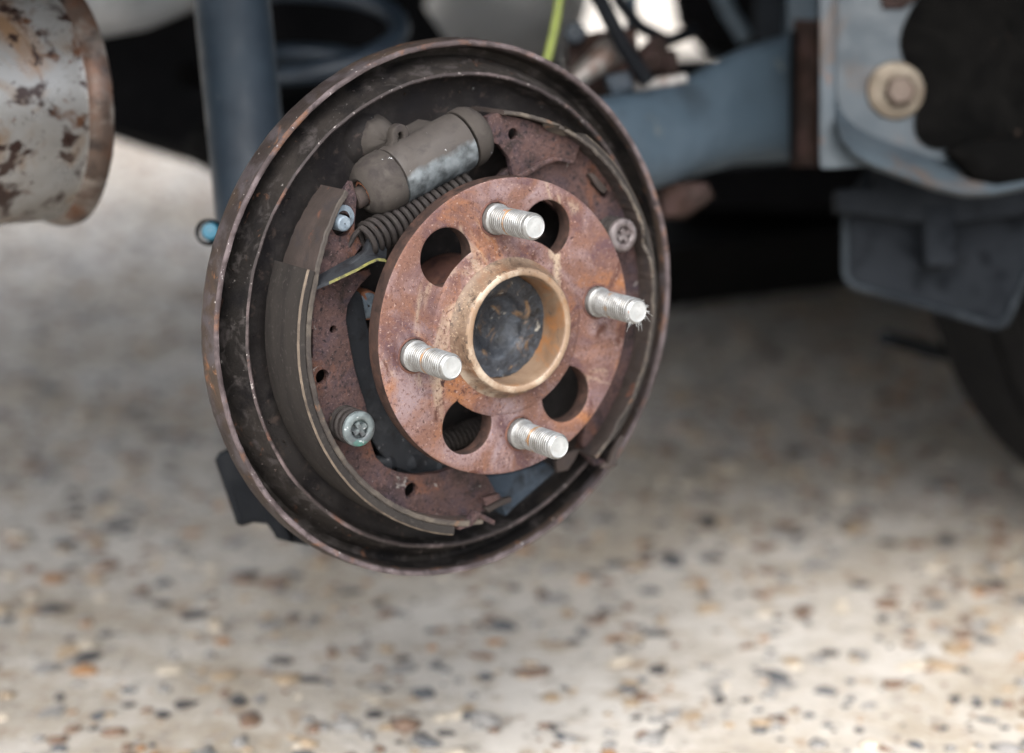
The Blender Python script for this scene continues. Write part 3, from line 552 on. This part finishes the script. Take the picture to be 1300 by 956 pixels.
# bottom anchor block
q = xz([(612, 603), (640, 600), (690, 586), (704, 596), (676, 622), (652, 641), (640, 654), (634, 640), (618, 628)], 30); lq = MB(); lq.prism([L(x, 28, z) for x, z in q], Vector((0, .02, 0)), .0012); lq.jitter(.0005, 200); lq.build('anchor_block', MT['block'], br)
q = xz([(612, 644), (636, 632), (646, 630), (647, 636), (632, 642), (618, 650)], 24); lq = MB(); lq.prism([L(x, 22, z) for x, z in q], Vector((0, .003, 0)), .0006); lq.build('anchor_clip', MT['table'], br)
# lower spring, seen through the hub hole
p0, p1 = at(555, 566, 40), at(640, 528, 40); d = p1 - p0
sp = MB(); sp.tube(helix(p0, d, .0046, .0009, 16, d.length), .0010, n=7); sp.build('lower_spring', MT['spring'], br)
# hold-down springs with cross-slotted cups
def holddown(px, py, yc, m_, web):
    c = at(px, py, yc)
    h = MB(); ln_ = (web - yc) / 1000 - .001
    h.tube(helix(c + Vector((0, .0012, 0)), Vector((0, 1, 0)), .0069, .001, 3.3, ln_, n=26), .00125, n=8)
    ho = h.build('hold_down_spring', MT['spring'], br)
    k = MB(); k.lathe([(.0040, .0022), (.0041, .0002), (.0048, -.0004), (.0060, -.0004), (.0074, -.0001), (.0079, .0006), (.0079, .0018), (.0070, .0022)], c=c, n=48, jit=.0001)
    k.lathe([(.0002, .0018), (.0042, .0018)], c=c, n=24); k.build('spring_cup', m_, ho, ang=50)
    k = MB()
    for a in (.5, .5 + math.pi / 2, .5 + math.pi, .5 + 1.5 * math.pi):
        e = Vector((math.cos(a), 0, math.sin(a))); f = Vector((-e.z, 0, e.x))
        k.box(c + e * .0021 + Vector((0, .0006, 0)), e * .0013, f * .0010, Vector((0, .0011, 0)))
    k.lathe([(.0002, -.0003), (.0012, -.0002), (.0016, .0008), (.0016, .002)], c=c, n=16)
    k.build('retaining_pin', m_, ho); return ho
holddown(457, 545, 9.5, MT['cup'], 25)
holddown(792, 299, 14, MT['cup_rust'], 26)

# ------------------------------------------------------------------ wheel hub (turns on its own)
hub = thing('wheel_hub', HUB, 'rust coloured round wheel hub with four studs and a tan centre bore', 'wheel hub')
fl = MB(); PH = 97.65
hol = [(47.4, a) for a in (133.0, 63.7, -117.3, -47.2)]
sholes = [circ(50 * math.cos(math.radians(PH - 90 * k)), 50 * math.sin(math.radians(PH - 90 * k)), 7.3, 32) for k in range(4)]
curve_plate(fl, circ(0, 0, 67.3, 160), [circ(r * math.cos(math.radians(a)), r * math.sin(math.radians(a)), 13.0, 56) for r, a in hol] + sholes + [circ(0, 0, 26, 64)], 0, 9, 1.1)
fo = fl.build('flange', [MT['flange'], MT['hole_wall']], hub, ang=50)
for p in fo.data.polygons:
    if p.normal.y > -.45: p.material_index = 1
co = MB(); co.lathe(mm([(40.5, .6), (39.6, -.15), (37.5, -.5), (34, -.6), (31.8, -1.1), (30.2, -2.6), (29.3, -4.6), (28.7, -7.0), (28.3, -8.6), (27.8, -9.4), (27.2, -9.8), (25.6, -9.8), (24.9, -9.3), (24.5, -8.2), (24.3, -3), (24.0, 4), (23.4, 9.5)]), n=140, jit=.00018, seed=2)
c_ = co.build('hub_collar', [MT['collar'], MT['flange'], MT['bore'], MT['collar_rim']], hub, ang=50)
for p in c_.data.polygons:
    r = math.hypot(p.center.x, p.center.z) * 1000; y = p.center.y * 1000
    if r > 31.5: p.material_index = 1
    elif y < -9.0: p.material_index = 3
    elif r < 25.6: p.material_index = 2
dc = MB(); dc.lathe(mm([(23.6, 5.5), (21.5, 6.0), (18.0, 6.6), (15.2, 6.4), (14.2, 7.0), (13.2, 8.8), (11.5, 11), (8, 13), (4, 14), (.2, 14.2)]), n=110, jit=.00035, seed=6); dc.jitter(.0007, 120); dc.jitter(.0003, 400, 3)
dc.build('spindle_end', MT['spindle'], hub, ang=60)
bl = MB(); bl.lathe(mm([(24.2, 8.8), (29, 9.4), (28, 12), (27, 20), (27, 49)]), n=80); bl.build('hub_barrel', MT['edge_rust'], hub)
def thread_mesh():
    n = 36; rows = []; pitch = 1.5; Lg = 30.6
    prof = []
    y = 3.4
    rows.append([(6.7, -(-1.5))] * n); rows.append([(7.0, -0.4)] * n); rows.append([(6.9, -2.6)] * n); rows.append([(6.2, -3.2)] * n)
    while y < Lg - 1.8:
        row = []
        for j in range(n):
            f = ((y / pitch) - j / n) % 1.0; tri = abs(f - .5) * 2
            dep = max(0, min(1, (tri - .12) / .76)); fade = min(1, (y - 3.4) / 1.2, (Lg - 1.8 - y) / .6)
            row.append((5.95 - .9 * dep * max(.1, fade), -y))
        rows.append(row); y += .19
    for r, yy in ((5.8, Lg - 1.7), (5.7, Lg - 1.2), (4.9, Lg - .35), (4.75, Lg - .1), (4.55, Lg - .05), (4.3, Lg - .25), (2, Lg - .3), (.1, Lg - .3)): rows.append([(r, -yy)] * n)
    m = MB(); m.grid([[Vector((r * math.cos(2 * math.pi * j / n), y, r * math.sin(2 * math.pi * j / n))) / 1000 for j, (r, y) in enumerate(row)] for row in rows], closed_u=True)
    return m
tm = thread_mesh(); studs = []
for k in range(4):
    a = math.radians(PH - 90 * k); loc = Vector((50 * math.cos(a), 0, 50 * math.sin(a))) / 1000
    if k == 0:
        s0 = tm.build('wheel_stud', [MT['stud'], MT['stud_tip']], hub, origin=Vector((0, 0, 0)), ang=30)
        for p in s0.data.polygons:
            if p.center.y < -.0302: p.material_index = 1
        s_ = s0
    else: s_ = s0.copy(); COL.objects.link(s_); s_.parent = hub
    s_.location = loc; s_.rotation_euler = (0, k * 1.1, 0); studs.append(s_)
bu = MB(); rnd = random.Random(5); cpt = HUB + studs[1].location + Vector((0, -.030, 0))
for i in range(46):
    a = rnd.uniform(-2.9, 1.2); rr = .0050 + rnd.uniform(-.0004, .0005); d = Vector((math.cos(a), 0, math.sin(a)))
    ln_ = rnd.uniform(.0006, .0016) if i > 6 else rnd.uniform(.0018, .0034); p = cpt + d * rr + Vector((0, rnd.uniform(-.0002, .0015), 0)); q = d * ln_ + Vector((rnd.uniform(-1, 1), rnd.uniform(-1.2, .3), rnd.uniform(-1.2, .6))) * ln_ * .6
    bu.tube([p, p + q * .5 + Vector((0, 0, -ln_ * .1)), p + q + Vector((0, 0, -ln_ * .35))], [.00011, .00010, .00006], n=5)
sb_ = bu.build('metal_burr', MT['stud_tip'], hub, fix=False)
rt = studs[1]
sb_.data.transform(Matrix.Translation(-rt.location)); sb_.data.transform(Matrix.Rotation(-1.1, 4, 'Y')); sb_.parent = rt
for k in range(4):
    c = HUB + studs[k].location
    rg = MB(); rg.lathe(mm([(7.0, .9), (7.2, -.25), (7.7, -.45), (8.2, -.25), (8.3, .4)]), c=c, n=40, jit=.0002, seed=k); rg.build('rust_ring', MT['edge_rust'], hub)

# ------------------------------------------------------------------ things behind the brake
# shock absorber
D0 = 1.10
sa_ = thing('shock_absorber', V(355, 640, D0), 'dark blue tubular shock absorber standing behind the backing plate', 'shock absorber')
t = MB(); a, b = V(286, -80, D0 + .02), V(352, 560, D0)
t.tube([a + (b - a) * i / 12 for i in range(13)], .0200, n=48); t.build('tube', MT['damper'], sa_)
t = MB(); t.tube([a + (b - a) * .93, b + (b - a) * .02], .0235, n=40); t.build('lower_collar', MT['damper'], sa_)
bk = MB(); q = [(271, 584), (276, 575), (286, 571), (330, 560), (430, 560), (430, 690), (390, 693), (362, 688), (347, 679), (338, 666), (320, 664), (306, 669), (299, 666), (292, 645)]
bk.prism([V(x, y, 1.045) for x, y in q], FWD * .07, .004); bk.build('mount_bracket', MT['blackpaint'], sa_)
bk = MB(); q = [(318, 600), (345, 600), (352, 640), (372, 690), (350, 684), (330, 645)]; bk.prism([V(x, y, 1.036) for x, y in q], FWD * .008, .002); bk.build('bracket_rib', MT['blackpaint'], sa_)
# teal cap
tc_ = thing('bleed_cap', V(268, 293, 1.05), 'small teal plastic cap poking out behind the left edge of the backing plate', 'plastic cap')
t = MB(); c = V(268, 294, 1.05); t.lathe([(.0003, -.004), (.0035, -.0038), (.0045, -.002), (.0047, .006)], c=c, ax=FWD, n=28); t.build('cap', MT['teal'], tc_)
t = MB(); t.lathe([(.0050, .0), (.0064, .0006), (.0068, .005), (.006, .012)], c=c - RIGHT * .0016, ax=FWD, n=28); t.build('cap_ring', MT['blackpaint'], tc_)
# coil spring
cs_ = thing('coil_spring', V(395, 140, 1.3), 'black coil spring behind the shock absorber, top of the brake', 'coil spring')
ax = (UP * -1 + FWD * .47 + RIGHT * .03).normalized(); sp = MB()
sp.tube(helix(V(396, 12, 1.3), ax, .0530, .006, 2.6, .105, n=44, ph=2.4), .0064, n=14); sp.build('coil', MT['coil'], cs_)
seat = MB(); c = V(398, 150, 1.3); seat.lathe([(.001, 0), (.055, 0), (.062, .004), (.062, .012), (.05, .016)], c=c, ax=ax, n=48); seat.build('spring_seat', MT['under'], cs_)
# muffler
mu = thing('muffler', V(60, 285, 1.1), 'rust spotted silver muffler with a rolled end seam', 'muffler')
ax = (RIGHT * math.cos(.62) + FH * math.sin(.62)).normalized(); c = V(77, 128, 1.10); RM = .0607
t = MB(); t.lathe([(RM, -.62), (RM, -.3), (RM, -.1), (RM, -.04), (RM, -.0165), (RM - .0006, -.0130), (RM - .0002, -.0115)], c=c, ax=ax, n=96, jit=.00015); t.build('shell', MT['muffler'], mu)
t = MB(); t.lathe([(RM - .0012, -.0122), (RM + .0006, -.0112), (RM + .0030, -.0085), (RM + .0040, -.0045), (RM + .0034, -.0005), (RM + .001, .0012), (RM - .003, .001), (RM - .006, -.006), (.03, -.012), (.001, -.013)], c=c, ax=ax, n=96, jit=.00025, seed=4); t.build('end_seam', MT['muffler_rim'], mu)
t = MB(); t.lathe([(RM, -.62), (.03, -.63), (.001, -.632)], c=c, ax=ax, n=64); t.build('end_cap', MT['muffler'], mu)
# pale exhaust pipe behind the muffler
ep = thing('exhaust_pipe', V(180, 45, 1.4), 'smooth pale grey exhaust pipe between the muffler and the shock absorber', 'exhaust pipe')
t = MB(); t.tube([V(40, -5, 1.34), V(110, -12, 1.36), V(170, -22, 1.38), V(225, -38, 1.4), V(290, -75, 1.42)], [.030, .031, .031, .028, .024], n=36); t.build('pipe', MT['pale'], ep)
# dark underbody behind the shock absorber
ub = thing('underbody_panel', V(300, 200, 1.6), 'black underbody panel with a sloping lower edge behind the shock absorber', 'underbody panel')
t = MB(); q = [(20, 120), (20, -130), (560, -130), (520, -20), (560, 40), (600, 110), (590, 280), (400, 262), (262, 196), (140, 161)]
t.prism([V(x, y, 1.5) for x, y in q], FWD * .16, .004); t.build('panel', MT['under'], ub)
for px, py, r in ((241, 96, .0075), (252, 100, .005)):
    t = MB(); t.lathe([(.0005, -.008), (r * .8, -.008), (r, -.006), (r, .004)], c=V(px, py, 1.495), ax=FWD, n=20); t.build('bolt', MT['seal'], ub)
t = MB(); c = V(259, 186, 1.42); t.lathe([(.001, -.009), (.009, -.0088), (.0115, -.006), (.012, .004), (.008, .05)], c=c, ax=(FWD + UP * -.1), n=28); t.build('rubber_stop', MT['rubber'], ub)
# pale tank
ft = thing('fuel_tank', V(640, 60, 1.75), 'pale grey rounded tank above the brake behind the yellow cable', 'fuel tank')
t = MB(); c = V(640, 0, 1.85); rows = []
for i in range(13):
    k = -1 + 2 * i / 12; s_ = (1 - abs(k) ** 3) ** .4 if abs(k) < 1 else .02
    rows.append([c + RIGHT * (k * .074) + (UP * math.sin(u) * .062 + FWD * math.cos(u) * .12) * max(.05, s_) for u in [2 * math.pi * j / 28 for j in range(28)]])
t.grid(rows, closed_u=True, cap0=True, cap1=True); t.build('shell', MT['pale'], ft)
# yellow-green cable
yc = thing('cable', V(700, 70, 1.2), 'thin yellow green cable hanging down behind the top of the backing plate', 'cable')
t = MB(); t.tube([V(*p, 1.2) for p in [(716, -60), (713, -20), (710, 0), (707, 20), (702, 45), (696, 70), (688, 95), (676, 120)]], .0022, n=12); t.build('sheath', MT['cable'], yc)
# rusty bracket on the arm
rb = thing('cable_bracket', V(790, 112, 1.24), 'rusty brown cable bracket bolted on top of the blue trailing arm', 'bracket')
t = MB()
t.prism([V(*p, 1.24) for p in [(722, 48), (760, 38), (806, 34), (812, 70), (806, 112), (735, 118), (722, 95)]], FWD * .03, .002); t.jitter(.001, 90); t.build('bracket_plate', MT['brown'], rb)
t = MB(); t.prism([V(*p, 1.25) for p in [(806, 66), (828, 44), (842, 44), (848, 60), (860, 62), (862, 98), (812, 104)]], FWD * .03, .002); t.jitter(.001, 90); t.build('bracket_plate', MT['brown'], rb)
t = MB(); t.tube([V(728, 104, 1.2), V(752, 84, 1.2), V(776, 64, 1.21)], [.0055, .007, .009], n=18); t.build('cable_ferrule', MT['steel'], rb)
t = MB(); t.tube([V(742, -40, 1.19), V(766, 8, 1.19), V(790, 56, 1.19), V(822, 104, 1.2)], .0045, n=14); t.build('link_rod', MT['blackpaint'], rb)
t = MB(); t.tube([V(770, -40, 1.3), V(786, 2, 1.3), V(812, 34, 1.3), V(848, 52, 1.31), V(880, 40, 1.33)], .0042, n=12); t.build('hose', MT['blackpaint'], rb)
t = MB(); t.tube([V(800, -40, 1.33), V(802, 20, 1.33), V(796, 60, 1.32), V(770, 92, 1.3)], .0034, n=12); t.build('hose', MT['arm'], rb)
t = MB(); t.lathe([(.001, -.006), (.007, -.006), (.009, -.003), (.009, .010), (.006, .012)], c=V(828, 78, 1.24), ax=FWD, n=6); t.build('nut', MT['brown'], rb)
t = MB(); t.prism([V(*p, 1.2) for p in [(768, 96), (800, 88), (806, 112), (778, 122)]], FWD * .02, .002); t.build('clip', MT['damper'], rb)
t = MB(); t.prism([V(*p, 1.22) for p in [(798, 106), (830, 98), (872, 92), (874, 104), (836, 114), (800, 120)]], FWD * .02, .002); t.build('foot', MT['steel'], rb)
t = MB(); t.lathe([(.001, -.004), (.006, -.004), (.007, -.002), (.007, .006)], c=V(730, 42, 1.23), ax=FWD, n=6); t.build('nut', MT['damper'], rb)
# trailing arm
ta = thing('trailing_arm', V(940, 240, 1.28), 'blue grey painted trailing arm widening towards the right bracket', 'trailing arm')
t = MB(); rows = []
for (x, y0, y1, d) in [(640, 138, 262, 1.12), (720, 130, 254, 1.15), (770, 124, 250, 1.17), (810, 118, 246, 1.19), (850, 110, 236, 1.21), (880, 96, 224, 1.225), (905, 80, 216, 1.24), (935, 64, 210, 1.255), (970, 52, 207, 1.27), (1005, 42, 206, 1.285), (1030, 36, 206, 1.295)]:
    c = V(x, (y0 + y1) / 2, d + .03); h = (y1 - y0) / 2 / FPX * (d + .01)
    row = []
    for j in range(32):
        u = 2 * math.pi * j / 32; cu_, su = math.cos(u), math.sin(u); e = .62
        row.append(c + FWD * (-.034 * math.copysign(abs(cu_) ** e, cu_)) + UP * (h * math.copysign(abs(su) ** e, su)))
    rows.append(row)
t.grid(rows, closed_u=True, cap0=True, cap1=True); t.jitter(.0012, 30); t.build('beam', MT['arm'], ta)
t = MB(); t.tube([V(1028, 25, 1.285), V(1026, 70, 1.285), V(1026, 120, 1.285), V(1025, 165, 1.285), V(1024, 210, 1.285)], [.009, .0105, .0095, .0105, .009], n=24); t.jitter(.003, 60); t.build('bushing', MT['brown'], ta)
t = MB(); t.tube([V(1008, 40, 1.262), V(1006, 205, 1.262)], .002, n=10); t.build('weld_seam', MT['under'], ta)
# low rusty lug under the arm
t = MB(); t.prism([V(*p, 1.23) for p in [(838, 238), (862, 232), (900, 232), (908, 248), (894, 262), (872, 274), (842, 276)]], FWD * .02, .003); t.jitter(.002, 60); t.build('lug', MT['brown'], ta)
# chassis bracket
ch = thing('chassis_bracket', V(1140, 240, 1.2), 'light blue grey chassis bracket partly covered in black sealant', 'bracket')
t = MB(); q = [(1060, -60), (1060, 164), (1072, 186), (1092, 200), (1130, 214), (1180, 232), (1330, 236), (1330, -60)]
t.prism([V(x, y, 1.2) for x, y in q], FWD * .004, .001); t.build('plate', MT['bracket'], ch)
t = MB(); q = [(1041, -60), (1041, 208), (1044, 214), (1060, 214), (1108, 210), (1092, 203), (1072, 189), (1060, 166), (1061, -60)]
t.prism([V(x, y, 1.192) for x, y in q], FWD * .003, .0008); t.build('side_flange', MT['bracket'], ch)
t = MB(); rows = []
for (x, y, k) in [(1061, 150, 0), (1068, 172, .6), (1085, 190, 1), (1110, 203, 1), (1145, 216, 1), (1185, 230, 1), (1225, 240, .9), (1260, 240, .8), (1300, 232, .8), (1330, 226, .8)]:
    rows.append([V(x, y - 30, 1.199), V(x, y - 22 * k, 1.192), V(x, y - 8 * k, 1.178), V(x, y + 6 * k, 1.172), V(x, y + 12 * k, 1.178), V(x, y + 12 * k, 1.2)])
t.grid(rows); t.build('rolled_lip', MT['bracket'], ch, ang=60)
t = MB(); q = smooth([(1196, -60), (1172, -12), (1150, 22), (1141, 52), (1148, 80), (1163, 104), (1166, 130), (1160, 156), (1164, 176), (1182, 190), (1206, 188), (1222, 200), (1340, 202), (1340, -60)], 3)
t.prism([V(x, y, 1.197) for x, y in q], FWD * .0025, .001); t.build('sealant_patch', MT['seal'], ch, ang=60)
t = MB(); t.prism([V(*p, 1.174) for p in [(1200, 188), (1236, 176), (1290, 172), (1340, 165), (1340, 232), (1268, 240), (1238, 228), (1222, 205)]], FWD * .024, .008); t.jitter(.002, 60); t.build('sealant_lump', MT['seal'], ch, ang=60)
t = MB(); c = V(1137, 115, 1.199); t.lathe([(.004, -.0028), (.0135, -.0030), (.0158, -.0022), (.0164, -.0005), (.0164, .002)], c=c, ax=FWD, n=48, jit=.0002); bw = t.build('bolt', MT['bolt'], ch)
t = MB(); c2 = V(1141, 117, 1.196); t.lathe([(.0005, -.0085), (.0070, -.0085), (.0086, -.0074), (.0089, -.004), (.0090, .0)], c=c2, ax=FWD, n=6); t.build('hex_head', MT['bolt_head'], bw, ang=20)
t = MB(); t.prism([V(*p, 1.196) for p in [(1112, -40), (1160, -40), (1168, -6), (1148, 10), (1122, 10)]], FWD * .004, .001); t.jitter(.0006, 60); t.build('rust_scab', MT['brown'], ch)
# splash guard
sg = thing('splash_guard', V(1180, 415, 1.3), 'dark grey plastic splash guard with a T shaped rib under the bracket', 'splash guard')
t = MB(); q = [(1074, 255), (1073, 348), (1077, 358), (1088, 364), (1180, 389), (1268, 414), (1274, 412), (1282, 398), (1330, 290), (1330, 210), (1110, 205)]
t.prism([V(x, y, 1.27) for x, y in q], FWD * .012, .002); t.build('panel', MT['guard'], sg)
t = MB(); q = [(1063, 244), (1066, 240), (1110, 238), (1122, 200), (1330, 200), (1330, 268), (1270, 276), (1218, 283), (1196, 282), (1170, 283), (1120, 276), (1064, 268)]
t.prism([V(x, y, 1.245) for x, y in q], FWD * .022, .002); t.build('upper_band', MT['guard'], sg)
t = MB(); q = [(1172, 262), (1214, 262), (1214, 333), (1206, 338), (1176, 338)]
t.prism([V(x, y, 1.243) for x, y in q], FWD * .026, .003); t.build('rib', MT['guard'], sg)
t = MB(); t.tube([V(*p, 1.268) for p in [(1073, 272), (1073, 346), (1078, 359), (1090, 365), (1180, 389.5), (1266, 414.5), (1276, 410), (1284, 394), (1332, 284)]], .0024, n=10); t.build('rolled_rim', MT['guard_edge'], sg)
# small bar
sbr = thing('support_bar', V(1180, 450, 1.6), 'slim dark support bar below the splash guard', 'bar')
t = MB(); t.tube([V(1122, 428, 1.55), V(1150, 436, 1.57), V(1260, 466, 1.65), V(1330, 480, 1.7)], .0055, n=16); t.build('bar', MT['guard'], sbr)
t = MB(); t.tube([V(1240, 430, 1.64), V(1252, 470, 1.645)], .008, n=16); t.build('bar_clip', MT['blackpaint'], sbr)
# dark cross member behind the arm
cm = thing('cross_member', V(960, 265, 1.8), 'black cross member running behind the trailing arm', 'cross member')
t = MB(); q = [(820, 215), (880, 214), (1110, 196), (1110, 264), (1000, 266), (905, 266), (840, 250)]
t.prism([V(x, y, 1.72) for x, y in q], FWD * .12, .006); t.build('beam', MT['under'], cm)
t = MB(); q = [(848, -80), (866, 20), (900, 56), (960, 62), (1060, 60), (1060, -80)]
t.prism([V(x, y, 1.6) for x, y in q], FWD * .05, .006); t.build('hanger', MT['under'], cm)
t = MB(); t.tube([V(905, -30, 1.5), V(925, 15, 1.5), V(948, 50, 1.5)], .006, n=14); t.build('brake_pipe', MT['arm'], cm)
t = MB(); t.prism([V(*p, 1.45) for p in [(962, -60), (958, 70), (996, 60), (998, -60)]], FWD * .02, .002); t.build('stay', MT['guard'], cm)
t = MB(); t.prism([V(*p, 1.44) for p in [(1000, -60), (1000, 44), (1040, 30), (1040, -60)]], FWD * .02, .002); t.build('stay', MT['arm'], cm)
# tyre standing under the car
RT = .270; c = Vector((CAM.x, CAM.y, 0)) + FH * 1.50 + RIGHT * .530 + Vector((0, 0, RT + .001))
ty = thing('wheel', Vector((c.x, c.y, 0)), 'black tyred wheel standing on the concrete at the right edge', 'wheel')
t = MB(); prof = [(.19, -.075), (.20, -.083), (.235, -.092), (.252, -.088), (.264, -.076), (.270, -.055), (.270, -.02), (.264, -.018), (.264, -.013), (.270, -.011), (.270, .011), (.264, .013), (.264, .018), (.270, .02), (.270, .055), (.264, .076), (.252, .088), (.235, .092), (.20, .083), (.19, .075), (.19, -.075)]
t.lathe(prof, c=c, ax=Vector((0, 1, 0)), n=96); t.build('tyre', MT['rubber'], ty)
t = MB(); t.lathe([(.001, -.03), (.06, -.032), (.10, -.05), (.15, -.045), (.178, -.06), (.189, -.078), (.186, -.07), (.186, .07), (.15, .05), (.001, .04)], c=c, ax=Vector((0, 1, 0)), n=72); t.build('rim', MT['steelrim'], ty)
